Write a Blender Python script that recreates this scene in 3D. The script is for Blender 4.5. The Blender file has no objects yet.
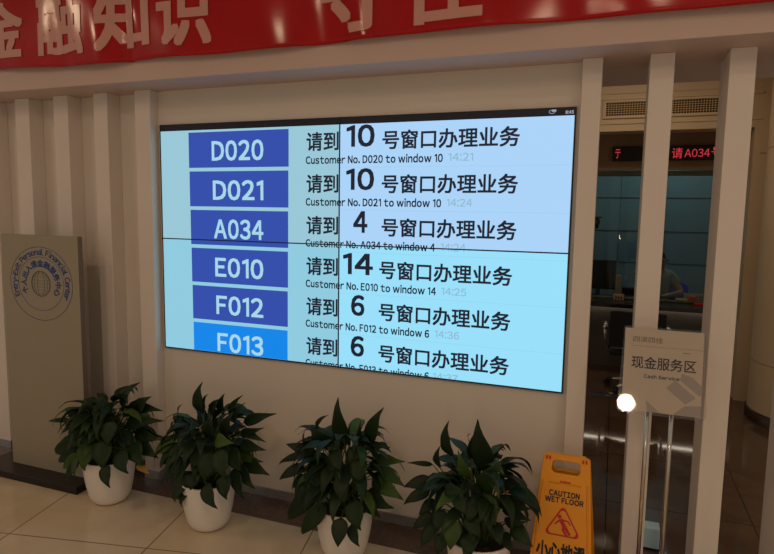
import bpy, bmesh, math, random
from mathutils import Vector, Matrix, noise
random.seed(7)
PI = math.pi
sc = bpy.context.scene
C = sc.collection

# ------------------------------------------------------------------ camera
FPX, YAW, PITCH, ROLL = 600.0, -0.36, -0.1094, 0.0155
CAM = Vector((1.409, -2.998, 1.730))
cy, sy, cp, sp = math.cos(YAW), math.sin(YAW), math.cos(PITCH), math.sin(PITCH)
Fv = Vector((sy*cp, cy*cp, sp)); Rt = Vector((cy, -sy, 0)); Up = Rt.cross(Fv)
cr, sr = math.cos(ROLL), math.sin(ROLL)
R2 = Rt*cr + Up*sr; U2 = -Rt*sr + Up*cr
cam = bpy.data.cameras.new('camera'); co = bpy.data.objects.new('camera', cam); C.objects.link(co)
m = Matrix((R2, U2, -Fv)).transposed().to_4x4(); m.translation = CAM
co.matrix_world = m
cam.sensor_width = 36; cam.lens = FPX*36/774; cam.clip_start = 0.05
sc.camera = co

def ray(u, v): return Fv + R2*((u-387)/FPX) - U2*((v-277)/FPX)
def atY(u, v, Y):
    d = ray(u, v); return CAM + d*((Y-CAM.y)/d.y)
def atZ(u, v, Z):
    d = ray(u, v); return CAM + d*((Z-CAM.z)/d.z)

# ------------------------------------------------------------------ materials
def srgb(r, g, b):
    f = lambda c: (c/12.92 if c <= .04045 else ((c+.055)/1.055)**2.4)
    return (f(r/255), f(g/255), f(b/255), 1)

def mat(name, col, rough=.5, metal=0, spec=.5, emit=None, es=1, nscale=0, namt=0, bump=0, bscale=60, coat=0, trans=0, ior=1.45, alpha=1):
    M = bpy.data.materials.new(name); M.use_nodes = True
    nt = M.node_tree; p = nt.nodes['Principled BSDF']
    p.inputs['Base Color'].default_value = (*col[:3], 1)
    p.inputs['Roughness'].default_value = rough
    p.inputs['Metallic'].default_value = metal
    p.inputs['Specular IOR Level'].default_value = spec
    p.inputs['Coat Weight'].default_value = coat; p.inputs['Coat Roughness'].default_value = .13
    p.inputs['Transmission Weight'].default_value = trans
    p.inputs['IOR'].default_value = ior
    p.inputs['Alpha'].default_value = alpha
    if emit:
        p.inputs['Emission Color'].default_value = (*emit[:3], 1)
        p.inputs['Emission Strength'].default_value = es
    if nscale:
        tc = nt.nodes.new('ShaderNodeTexCoord'); n = nt.nodes.new('ShaderNodeTexNoise')
        n.inputs['Scale'].default_value = nscale; n.inputs['Detail'].default_value = 5
        nt.links.new(tc.outputs['Object'], n.inputs['Vector'])
        r = nt.nodes.new('ShaderNodeValToRGB')
        r.color_ramp.elements[0].position = .3; r.color_ramp.elements[1].position = .7
        r.color_ramp.elements[0].color = (*[c*(1-namt) for c in col[:3]], 1)
        r.color_ramp.elements[1].color = (*[min(1, c*(1+namt)) for c in col[:3]], 1)
        nt.links.new(n.outputs['Fac'], r.inputs['Fac']); nt.links.new(r.outputs['Color'], p.inputs['Base Color'])
    if bump:
        tc = nt.nodes.new('ShaderNodeTexCoord'); n = nt.nodes.new('ShaderNodeTexNoise')
        n.inputs['Scale'].default_value = bscale
        nt.links.new(tc.outputs['Object'], n.inputs['Vector'])
        b = nt.nodes.new('ShaderNodeBump'); b.inputs['Strength'].default_value = bump; b.inputs['Distance'].default_value = .01
        nt.links.new(n.outputs['Fac'], b.inputs['Height']); nt.links.new(b.outputs['Normal'], p.inputs['Normal'])
    return M

def emat(name, col, s=1):
    M = mat(name, (.01, .01, .012), rough=.35, spec=.3, emit=col, es=s)
    return M

def tile_mat(name, c1, c2, mortar, size, ox, oy, rough, mw=.004, vein=3, rot=0):
    M = bpy.data.materials.new(name); M.use_nodes = True
    nt = M.node_tree; p = nt.nodes['Principled BSDF']; L = nt.links
    g = nt.nodes.new('ShaderNodeNewGeometry')
    mp = nt.nodes.new('ShaderNodeMapping'); mp.vector_type = 'TEXTURE'; mp.inputs['Location'].default_value = (ox, oy, 0); mp.inputs['Rotation'].default_value = (0, 0, rot)
    L.new(g.outputs['Position'], mp.inputs['Vector'])
    br = nt.nodes.new('ShaderNodeTexBrick'); br.offset = 0; br.squash = 1
    br.inputs['Scale'].default_value = 1; br.inputs['Brick Width'].default_value = size; br.inputs['Row Height'].default_value = size
    br.inputs['Mortar Size'].default_value = mw; br.inputs['Mortar Smooth'].default_value = .1; br.inputs['Bias'].default_value = 0
    L.new(mp.outputs['Vector'], br.inputs['Vector'])
    n = nt.nodes.new('ShaderNodeTexNoise'); n.inputs['Scale'].default_value = vein; n.inputs['Detail'].default_value = 6; n.inputs['Distortion'].default_value = .6
    L.new(g.outputs['Position'], n.inputs['Vector'])
    r = nt.nodes.new('ShaderNodeValToRGB'); r.color_ramp.elements[0].position = .35; r.color_ramp.elements[1].position = .65
    r.color_ramp.elements[0].color = (*c1[:3], 1); r.color_ramp.elements[1].color = (*c2[:3], 1)
    L.new(n.outputs['Fac'], r.inputs['Fac'])
    L.new(r.outputs['Color'], br.inputs['Color1']); L.new(r.outputs['Color'], br.inputs['Color2'])
    br.inputs['Mortar'].default_value = (*mortar[:3], 1)
    L.new(br.outputs['Color'], p.inputs['Base Color'])
    p.inputs['Roughness'].default_value = rough
    return M

M = {}
M['wall'] = mat('painted_wall', (.70, .645, .58), .55, spec=.3, nscale=2.5, namt=.02)
M['fin'] = mat('painted_fin', (.72, .655, .60), .5, spec=.35, nscale=4, namt=.015)
M['beam'] = mat('beam_red_bounce_tint', (.60, .46, .41), .55, spec=.3, nscale=2, namt=.02)  # red bounce from the banner and dimmer light put into the beam colour
M['ceil'] = mat('ceiling_paint', (.66, .6, .53), .7)
M['cream'] = mat('cream_panel', (.62, .50, .34), .45, nscale=3, namt=.03)
M['floor'] = tile_mat('beige_polished_tile', srgb(196, 178, 148), srgb(209, 193, 166), srgb(134, 114, 90), .785, -1.505, -.880, .10, rot=math.radians(12))
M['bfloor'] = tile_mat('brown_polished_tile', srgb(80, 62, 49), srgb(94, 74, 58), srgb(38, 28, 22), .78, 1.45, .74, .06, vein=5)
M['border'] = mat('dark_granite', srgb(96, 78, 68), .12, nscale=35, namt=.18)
M['steel'] = mat('steel', (.56, .60, .63), .25, .75)
M['chrome'] = mat('chrome', (.62, .58, .52), .14, 1)
M['screenframe'] = mat('black_bezel', (.008, .008, .01), .35)
M['tl'] = emat('panel_glow_left_top', srgb(152, 199, 215), 1)
M['tr'] = emat('panel_glow_right_top', srgb(170, 211, 248), 1)
M['bl'] = emat('panel_glow_left_bottom', srgb(142, 202, 223), 1)
M['br'] = emat('panel_glow_right_bottom', srgb(152, 223, 250), 1)
M['box'] = emat('ticket_blue', srgb(46, 76, 170), 1)
M['boxhi'] = emat('ticket_bright_blue', srgb(2, 133, 232), 1)
M['boxtxt'] = emat('ticket_digits', srgb(165, 214, 232), 1)
M['ink'] = emat('screen_ink', srgb(20, 28, 44), 1)
M['time'] = emat('screen_time', srgb(142, 186, 208), 1)
M['rowline'] = emat('row_line', srgb(146, 200, 226), 1)
M['status'] = emat('status_bar', srgb(13, 13, 20), 1)
M['stxt'] = emat('status_text', srgb(150, 160, 180), 1)
M['red'] = mat('red_banner_cloth', srgb(172, 6, 14), .5, spec=.12, nscale=5, namt=.08, bump=.18, bscale=9, coat=.45)
M['bantxt'] = mat('banner_print', srgb(208, 152, 140), .45, spec=.25, coat=.45)
M['totem'] = mat('totem_board', srgb(150, 142, 124), .45, nscale=6, namt=.015)
M['totemside'] = mat('totem_edge', srgb(120, 100, 80), .4)
M['black'] = mat('black_plastic', srgb(24, 22, 22), .35)
M['blackbase'] = mat('black_base', srgb(30, 25, 24), .25, spec=.4)
M['logo'] = mat('logo_blue', srgb(28, 66, 128), .5)
M['logogrey'] = mat('logo_globe', srgb(88, 100, 112), .5)
M['pot'] = mat('white_pot', (.80, .76, .70), .28, nscale=5, namt=.02)
M['soil'] = mat('soil', (.03, .02, .012), .9, nscale=50, namt=.5)
M['stem'] = mat('plant_stem', srgb(60, 76, 30), .5)
M['yleaf'] = mat('yellow_leaf', srgb(138, 110, 34), .6)
M['sign'] = mat('yellow_plastic', srgb(228, 150, 8), .38, nscale=8, namt=.03)
M['signred'] = mat('sign_red', srgb(190, 22, 30), .4)
M['signblk'] = mat('sign_black', srgb(16, 14, 18), .4)
M['paper'] = mat('printed_paper', srgb(236, 222, 208), .5)
M['papergrey'] = mat('paper_grey', srgb(198, 188, 184), .5)
M['papertxt'] = mat('paper_text', srgb(40, 28, 40), .5)
M['papersm'] = mat('paper_small_text', srgb(110, 92, 84), .5)
M['counter_top'] = mat('dark_counter_top', srgb(26, 25, 28), .2)
M['counter_front'] = mat('counter_front', srgb(66, 61, 56), .4)
M['plinth'] = mat('counter_plinth', srgb(60, 46, 38), .3)
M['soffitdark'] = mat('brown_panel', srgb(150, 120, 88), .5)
M['winframe'] = mat('green_aluminium', srgb(92, 100, 78), .35, metal=.4)
M['teal'] = mat('teal_wall_panel', srgb(104, 126, 128), .35)
M['tealdark'] = mat('panel_seam', srgb(34, 52, 56), .5)
M['led'] = mat('led_case', srgb(10, 8, 12), .35)
M['ledred'] = emat('led_red', srgb(200, 52, 62), 1)
M['ledstrip'] = emat('strip_light', (1, .86, .66, 1), 5)
M['lamp'] = emat('lamp_glow', (1, .71, .46, 1), 56)
M['lampcool'] = emat('cool_lamp_glow', (.75, .92, 1, 1), 11)
M['ring'] = mat('lamp_ring', (.8, .78, .75), .4)
M['ventdark'] = mat('vent_dark', srgb(40, 30, 22), .7)
M['ventbar'] = mat('vent_lattice', srgb(205, 180, 130), .5)
M['shirt'] = mat('grey_shirt', srgb(132, 138, 128), .8)
M['skin'] = mat('skin', srgb(150, 108, 86), .55)
M['hair'] = mat('black_hair', srgb(18, 14, 12), .5)
M['bluefab'] = mat('blue_fabric', srgb(26, 84, 225), .6)
M['blktrouser'] = mat('black_trousers', srgb(20, 20, 24), .8)
M['orange'] = mat('orange_plastic', srgb(225, 80, 30), .4)
M['redp'] = mat('red_folder', srgb(190, 25, 40), .4)
M['yel'] = mat('yellow_plastic_tray', srgb(225, 180, 30), .4)
M['beigep'] = mat('beige_plastic', srgb(160, 138, 112), .45)
M['bluetape'] = mat('blue_tape', srgb(28, 54, 130), .4)
M['tapey'] = mat('tape_yellow', srgb(210, 170, 50), .4)
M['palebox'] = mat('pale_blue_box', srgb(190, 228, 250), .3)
M['monitor'] = mat('monitor_black', srgb(12, 15, 20), .45, spec=.2)
M['chairfab'] = mat('chair_fabric', srgb(20, 18, 20), .75)

def leaf_mat():
    Mt = bpy.data.materials.new('broad_leaf'); Mt.use_nodes = True
    nt = Mt.node_tree; p = nt.nodes['Principled BSDF']; L = nt.links
    g = nt.nodes.new('ShaderNodeNewGeometry')
    r = nt.nodes.new('ShaderNodeValToRGB')
    r.color_ramp.elements[0].color = srgb(20, 36, 17); r.color_ramp.elements[1].color = srgb(66, 90, 34)
    e = r.color_ramp.elements.new(.86); e.color = srgb(30, 50, 22)
    L.new(g.outputs['Random Per Island'], r.inputs['Fac']); L.new(r.outputs['Color'], p.inputs['Base Color'])
    p.inputs['Roughness'].default_value = .5; p.inputs['Specular IOR Level'].default_value = .22
    return Mt
M['leaf'] = leaf_mat()

def glass_mat(name, col, k, rough=.02):
    # thin pane: mostly transparent, a little mirror reflection
    Mt = bpy.data.materials.new(name); Mt.use_nodes = True
    nt = Mt.node_tree; nt.nodes.remove(nt.nodes['Principled BSDF'])
    out = nt.nodes['Material Output']
    t = nt.nodes.new('ShaderNodeBsdfTransparent'); t.inputs['Color'].default_value = (*col, 1)
    gl = nt.nodes.new('ShaderNodeBsdfGlossy'); gl.inputs['Roughness'].default_value = rough
    fr = nt.nodes.new('ShaderNodeFresnel'); fr.inputs['IOR'].default_value = k
    mx = nt.nodes.new('ShaderNodeMixShader')
    nt.links.new(fr.outputs[0], mx.inputs[0]); nt.links.new(t.outputs[0], mx.inputs[1]); nt.links.new(gl.outputs[0], mx.inputs[2])
    nt.links.new(mx.outputs[0], out.inputs['Surface'])
    return Mt
M['glass'] = glass_mat('window_glass', (.84, .92, .92), 1.28)
M['acrylic'] = glass_mat('clear_acrylic', (.97, .96, .94), 1.5, .03)

# ------------------------------------------------------------------ helpers
def link(name, me, m, parent=None, smooth=False, bevel=0, seg=2):
    o = bpy.data.objects.new(name, me); C.objects.link(o)
    if m is not None:
        for x in (m if isinstance(m, (list, tuple)) else [m]): me.materials.append(M[x] if isinstance(x, str) else x)
    if parent: 
        o.parent = parent
        o.matrix_parent_inverse = parent.matrix_world.inverted() if False else Matrix.Identity(4)
    if smooth:
        for p in me.polygons: p.use_smooth = True
    if bevel:
        b = o.modifiers.new('bevel', 'BEVEL'); b.width = bevel; b.segments = seg; b.limit_method = 'ANGLE'; b.angle_limit = .6
    return o
def fin_bm(name, bm, m, parent=None, smooth=False, bevel=0, seg=2):
    me = bpy.data.meshes.new(name); bm.normal_update(); bm.to_mesh(me); bm.free()
    return link(name, me, m, parent, smooth, bevel, seg)
def bx(bm, x0, x1, y0, y1, z0, z1, mi=0):
    vs = [bm.verts.new(p) for p in ((x0,y0,z0),(x1,y0,z0),(x1,y1,z0),(x0,y1,z0),(x0,y0,z1),(x1,y0,z1),(x1,y1,z1),(x0,y1,z1))]
    for f in ((0,3,2,1),(4,5,6,7),(0,1,5,4),(1,2,6,5),(2,3,7,6),(3,0,4,7)):
        q = bm.faces.new([vs[i] for i in f]); q.material_index = mi
def box(name, x0, x1, y0, y1, z0, z1, m, parent=None, bevel=0):
    bm = bmesh.new(); bx(bm, x0, x1, y0, y1, z0, z1); return fin_bm(name, bm, m, parent, bevel=bevel)
def tube(bm, pts, r, seg=10, closed=False):
    pts = [Vector(p) for p in pts]; rings = []; n = len(pts)
    prev = None
    for i, p in enumerate(pts):
        a = pts[(i-1) % n] if (closed or i > 0) else p
        b = pts[(i+1) % n] if (closed or i < n-1) else p
        t = (b-a).normalized()
        if prev is None:
            u = t.orthogonal().normalized()
        else:
            u = (prev - t*prev.dot(t)).normalized()
        prev = u; w = t.cross(u)
        rr = r[i] if isinstance(r, (list, tuple)) else r
        rings.append([bm.verts.new(p + (u*math.cos(2*PI*k/seg) + w*math.sin(2*PI*k/seg))*rr) for k in range(seg)])
    for i in range(n if closed else n-1):
        A, B = rings[i], rings[(i+1) % n]
        for k in range(seg): bm.faces.new((A[k], A[(k+1) % seg], B[(k+1) % seg], B[k]))
    if not closed:
        bm.faces.new(list(reversed(rings[0]))); bm.faces.new(rings[-1])
def lathe(bm, prof, cx, cy_, seg=40, mi=0, close=False):
    rings = []
    for r, z in prof:
        rings.append([bm.verts.new((cx + max(r, 1e-4)*math.cos(2*PI*k/seg), cy_ + max(r, 1e-4)*math.sin(2*PI*k/seg), z)) for k in range(seg)])
    for A, B in zip(rings, rings[1:]):
        for k in range(seg):
            f = bm.faces.new((A[k], A[(k+1) % seg], B[(k+1) % seg], B[k])); f.material_index = mi
def prism(bm, outline, y0, y1, mi=0):
    """outline of (x,z) counter-clockwise seen from -Y, extruded from y0 (front) to y1"""
    a = [bm.verts.new((x, y0, z)) for x, z in outline]; b = [bm.verts.new((x, y1, z)) for x, z in outline]
    bm.faces.new(a).material_index = mi; bm.faces.new(list(reversed(b))).material_index = mi
    n = len(a)
    for i in range(n):
        f = bm.faces.new((a[(i+1) % n], a[i], b[i], b[(i+1) % n])); f.material_index = mi
def empty(name, loc=(0, 0, 0)):
    o = bpy.data.objects.new(name, None); C.objects.link(o); o.location = loc; o.empty_display_size = .1
    return o
def tag(o, label, cat, group=None, kind=None):
    o['label'] = label; o['category'] = cat
    if group: o['group'] = group
    if kind: o['kind'] = kind
    return o
def struct(o, label=None):
    o['kind'] = 'structure'
    if label: o['label'] = label
    return o
def at_origin(o, parent):
    """children are built in world coordinates; shift them under a parent that is not at the origin"""
    o.parent = parent; o.location = o.location - parent.location; return o
def adopt(parent, *obs):
    for o in obs: at_origin(o, parent)

_txt = {}
def raw_glyph(ch):
    """outline of one character from the built-in sans face (full-width forms for Latin)"""
    if ch == '1':
        pts = [(.20, 0), (.285, 0), (.285, .735), (.265, .735), (.03, .645), (.03, .565), (.20, .625)]
        return [Vector((a, b, 0)) for a, b in pts], [[0, 1, 2, 6], [2, 3, 4, 5, 6]]
    if ch not in _txt:
        o_ = ord(ch); c2 = chr(o_+0xFEE0) if 33 <= o_ <= 126 else ch
        cu = bpy.data.curves.new('t', 'FONT'); cu.body = c2; cu.size = 1; cu.resolution_u = 3
        o = bpy.data.objects.new('t', cu); C.objects.link(o)
        dg = bpy.context.evaluated_depsgraph_get()
        me = bpy.data.meshes.new_from_object(o.evaluated_get(dg))
        vs = [v.co.copy() for v in me.vertices]; fs = [list(p.vertices) for p in me.polygons]
        bpy.data.objects.remove(o); bpy.data.curves.remove(cu); bpy.data.meshes.remove(me)
        x0 = min(v.x for v in vs)
        if ord(c2) > 0xFF00: vs = [Vector((v.x-x0, v.y, 0)) for v in vs]
        _txt[ch] = (vs, fs)
    return _txt[ch]
_line = {}
def glyph(s, w=0.0):
    """a line of text -> (verts, faces) normalised to its bounding box, verts carry a tiny layer number"""
    k = (s, w)
    if k in _line: return _line[k]
    V0, F0, x = [], [], 0
    for ch in s:
        if ch == ' ': x += .27; continue
        vs, fs = raw_glyph(ch)
        cjk = not (33 <= ord(ch) <= 126)
        b = len(V0); V0 += [(v.x+x, v.y) for v in vs]; F0 += [[q+b for q in f] for f in fs]
        x += 1.0 if cjk else max(v.x for v in vs) + .075 + 2*w
        if ch == '1' and not cjk: x += .02
    V, F = [], []
    sh = [(0, 0)] if w <= 0 else [(a*w, c*w) for a in (-1, 0, 1) for c in (-1, 0, 1)]
    if w > .02: sh += [(a*w*.5, c*w*.5) for a in (-1, 1) for c in (-1, 1)]
    for n, (dx, dz) in enumerate(sh):
        b = len(V); V += [(vx+dx, vz+dz, n) for vx, vz in V0]; F += [[q+b for q in f] for f in F0]
    x0 = min(v[0] for v in V); x1 = max(v[0] for v in V); y0 = min(v[1] for v in V); y1 = max(v[1] for v in V)
    _line[k] = ([((a-x0)/(x1-x0), (b-y0)/(y1-y0), n) for a, b, n in V], F, (x1-x0)/(y1-y0), (x1-x0, y1-y0, y0))
    return _line[k]
def put_text(bm, s, x0, x1, z0, z1, fn, w=0.0):
    """add text s filling the 2-D box, fn maps (x,z) to a 3-D point"""
    vs, fs, _, _ = glyph(s, w)
    nv = []
    for a, b, n in vs:
        p = Vector(fn(x0+(x1-x0)*a, z0+(z1-z0)*b)); p.y -= n*.00003
        nv.append(bm.verts.new(p))
    for f in fs:
        try: bm.faces.new([nv[i] for i in f])
        except ValueError: pass
def text(name, s, x0, x1, z0, z1, y, m, parent=None, w=0.0):
    bm = bmesh.new(); put_text(bm, s, x0, x1, z0, z1, lambda x, z: (x, y, z), w)
    return fin_bm(name, bm, m, parent)

# ------------------------------------------------------------------ the room
SOF = 2.428      # underside of the beam
# front floor with the opening strip, border strip, back floor
struct(box('floor', -4.2, 3.6, -5.5, -.24, -.06, 0, 'floor'))
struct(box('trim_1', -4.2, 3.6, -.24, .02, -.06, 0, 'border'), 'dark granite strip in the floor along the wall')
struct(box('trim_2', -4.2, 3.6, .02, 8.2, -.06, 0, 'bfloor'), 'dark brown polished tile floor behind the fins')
# screen wall and the wall behind the left fins
bm = bmesh.new()
bx(bm, -1.245, 1.25, 0, .2, 0, SOF)
struct(fin_bm('wall_front', bm, 'wall'))
struct(box('wall_left', -4.2, -1.245, .035, .2, 0, SOF, 'wall'))
struct(box('baseboard_front', -1.24, 1.235, -.008, 0, 0, .058, 'steel', bevel=.002))
struct(box('baseboard_left', -4.2, -1.245, .027, .035, 0, .058, 'steel', bevel=.002))
# beam
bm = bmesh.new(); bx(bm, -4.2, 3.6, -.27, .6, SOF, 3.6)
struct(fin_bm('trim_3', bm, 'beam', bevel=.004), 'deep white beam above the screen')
# lobby ceiling
struct(box('ceiling', -4.2, 3.6, -5.5, -.27, 3.6, 3.7, 'ceil'))
# ceiling of the counter hall
struct(box('trim_4', -4.2, 4.2, .6, 3.35, 3.2, 3.3, 'ceil'), 'ceiling over the counter hall')
# counter hall back wall (with opening for the counter), side wall
bm = bmesh.new()
bx(bm, -.4, .15, 3.35, 3.6, 0, 3.2); bx(bm, 2.55, 4.2, 3.35, 3.6, 0, 3.2); bx(bm, .15, 2.55, 3.35, 3.6, 2.535, 3.2)
w = struct(fin_bm('wall_back', bm, 'cream'))
bm = bmesh.new()
bx(bm, .15, 2.6, 3.338, 3.35, 2.60, 2.622); bx(bm, .15, 2.6, 3.335, 3.35, 2.83, 2.855); bx(bm, .15, 2.6, 3.342, 3.35, 2.885, 2.895)
struct(fin_bm('trim_5', bm, 'cream', bevel=.004), 'cream moulding lines on the bulkhead')
bm = bmesh.new()
for x in (2.86, 3.2): bx(bm, x, x+.006, 3.346, 3.352, 0, 3.2)
for z in (2.3,): bx(bm, 2.605, 4.2, 3.346, 3.352, z, z+.006)
struct(fin_bm('trim_6', bm, 'soffitdark'), 'dark joints between the cream wall panels')
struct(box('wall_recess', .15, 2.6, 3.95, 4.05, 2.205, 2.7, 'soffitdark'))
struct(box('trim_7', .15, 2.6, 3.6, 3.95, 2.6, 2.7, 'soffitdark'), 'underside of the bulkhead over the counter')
struct(box('wall_right', 2.6, 2.7, 3.6, 6.2, 0, 2.9, 'cream'))
struct(box('wall_side', .05, .15, 3.6, 6.2, 0, 2.9, 'teal'))
# teller room
bm = bmesh.new(); bx(bm, .15, 2.7, 6.1, 6.2, 0, 2.9)
struct(fin_bm('wall_teller', bm, 'teal'))
bm = bmesh.new()
for z in (1.06, 1.50, 1.96): bx(bm, .15, 2.6, 6.094, 6.102, z, z+.012)
for x in (.75, 1.47): bx(bm, x, x+.003, 6.094, 6.102, 0, 2.9)
struct(fin_bm('trim_8', bm, 'tealdark'), 'seams of the teal wall panels')
bm = bmesh.new(); bx(bm, .15, 2.6, 4.05, 6.1, 2.9, 2.95)
struct(fin_bm('trim_9', bm, 'ceil'), 'ceiling of the teller room')
# counter window
wf = bpy.data.objects.new('window_1', None); C.objects.link(wf); struct(wf)
bm = bmesh.new(); bx(bm, .15, 2.6, 4.10, 4.16, 2.15, 2.205); bx(bm, .15, 2.6, 4.11, 4.15, .80, .82); bx(bm, .15, .19, 4.10, 4.16, .80, 2.205); bx(bm, 2.56, 2.6, 4.10, 4.16, .80, 2.205)
fin_bm('window_frame', bm, 'winframe', wf, bevel=.004)
box('pane', .19, 2.56, 4.125, 4.135, .82, 2.15, 'glass', wf)

# round cream column at the right
bm = bmesh.new(); lathe(bm, [(.5, .09), (.5, .505)], 3.08, 2.9, 64); lathe(bm, [(.5, .511), (.5, 2.3)], 3.08, 2.9, 64); lathe(bm, [(.5, 2.306), (.5, 3.2)], 3.08, 2.9, 64); lathe(bm, [(.496, .09), (.496, 3.2)], 3.08, 2.9, 64, 1)
colm = fin_bm('trim_10', bm, ['cream', 'soffitdark'], smooth=True); struct(colm, 'round cream column with panel joints')
bm = bmesh.new(); lathe(bm, [(.515, 0), (.515, .08), (.5, .09)], 3.08, 2.9, 64)
fin_bm('skirting', bm, 'plinth', colm, smooth=True)

# vertical fins
FY = -.07
k = 11
def fin(x0, x1, yb, labelled):
    global k
    o = box('trim_%d' % k, x0, x1, FY, yb, 0, SOF, 'fin', bevel=.003); k += 1
    struct(o, labelled)
    bm = bmesh.new()
    bx(bm, x0-.003, x1+.003, FY-.004, yb-.002, 0, .058)
    fin_bm('skirting', bm, 'steel', o, bevel=.001)
    return o
yl = .0345
names = ['leftmost white wall fin behind the totem', 'white wall fin behind the grey totem board', 'white wall fin right of the grey totem board', 'white wall fin at the left edge of the screen']
xs = [(-3.01, -2.885), (-2.675, -2.55)]
for (a, b) in xs: fin(a, b, yl, 'white wall fin left of the frame')
for (a, b), n in zip([(-2.342, -2.216), (-2.0, -1.876), (-1.663, -1.552), (-1.338, -1.223)], names):
    fin(a, b, yl if a < -1.4 else -.0005, n)
fin(1.236, 1.322, .0-.0005, 'white fin at the right edge of the screen')
fin(1.517, 1.615, .18, 'white free-standing fin behind the service sign')
fin(1.824, 1.922, .18, 'wide white free-standing fin right of the service sign')
fin(2.137, 2.237, .18, 'white free-standing fin at the right edge of the photo')

# ------------------------------------------------------------------ video wall
Z0 = 1.54
SY = -.018
vw = empty('video_wall', (0.008, 0, Z0))
tag(vw, 'large four-panel video wall showing queue numbers and counter windows', 'screen')
def P(u, v): p = atY(u, v, SY-.004); return p.x, p.z
SX0, SX1, SZ0, SZ1 = -1.201, 1.216, Z0-.686, Z0+.687
MX, MZ = .0045, Z0+.002
mzl = Z0 - .012
CT = Z0+.648
pan = []
for (a, b, c, d, m_, lb) in ((SX0, MX, MZ, SZ1, 'tl', 'dimmer upper left panel'), (MX, SX1, MZ, SZ1, 'tr', 'lavender-tinted upper right panel'), (SX0, MX, SZ0, MZ, 'bl', 'dimmer lower left panel'), (MX, SX1, SZ0, MZ, 'br', 'cyan-tinted lower right panel')):
    bm = bmesh.new(); bx(bm, a+.0005, b-.0005, SY, -.0005, c+.0005, d-.0005)
    o = fin_bm('display_panel', bm, 'screenframe', bevel=.0015); adopt(vw, o); o['label'] = lb
    l = .010 if a == SX0 else .0035; r = .0035 if b == MX else .008
    bo = .0035 if c == MZ else .009; t = .040 if d == SZ1 else .0035
    bm = bmesh.new(); y = SY-.001
    bm.faces.new([bm.verts.new(p) for p in ((a+l, y, c+bo), (b-r, y, c+bo), (b-r, y, d-t), (a+l, y, d-t))])
    s = fin_bm('screen_image', bm, m_, o)
    pan.append(o)
bm = bmesh.new()
bm.faces.new([bm.verts.new(p) for p in ((SX0+.01, SY-.001, CT+.001), (SX1-.008, SY-.001, CT+.001), (SX1-.008, SY-.001, SZ1-.008), (SX0+.01, SY-.001, SZ1-.008))])
sb = fin_bm('status_bar', bm, 'status'); adopt(vw, sb)
u0, v0 = P(565.9, 114.1); u1, v1 = P(573.9, 110.7)
t_ = text('clock_text', '8:45', u0-.002, u1, v0+.001, v1+.003, SY-.0022, 'stxt', w=.04); at_origin(t_, vw)
u0, v0 = P(548.2, 114.5); 
bm = bmesh.new()
tube(bm, [(u0+.017+.014*math.cos(a), SY-.0022, v0+.012+.008*math.sin(a)) for a in [i*PI/6 for i in range(12)]], .0013, 4, True)
bm.faces.new([bm.verts.new(p) for p in ((u0+.016, SY-.0024, v0+.012), (u0+.036, SY-.0024, v0+.012), (u0+.036, SY-.0024, v0+.022), (u0+.016, SY-.0024, v0+.022))])
t_ = fin_bm('status_icon', bm, 'stxt'); adopt(vw, t_)
rows = [('D020', '10'), ('D021', '10'), ('A034', '4'), ('E010', '14'), ('F012', '6'), ('F013', '6')]
times = ['14:21', '14:24', '14:24', '14:25', '14:36', '14:37']
PIT = .2272
BOT = SZ0 + .010
def clip_low(bm, z):
    g = bm.verts[:] + bm.edges[:] + bm.faces[:]
    bmesh.ops.bisect_plane(bm, geom=g, plane_co=(0, 0, z), plane_no=(0, 0, 1), clear_inner=True)
def T(name, s, x0, x1, z0, z1, m_, par, w=0, y=SY-.003, clip=False):
    bm = bmesh.new(); put_text(bm, s, x0, x1, z0, z1, lambda x, z: (x, y, z), w)
    if clip: clip_low(bm, BOT)
    o = fin_bm(name, bm, m_); 
    return o
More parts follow.
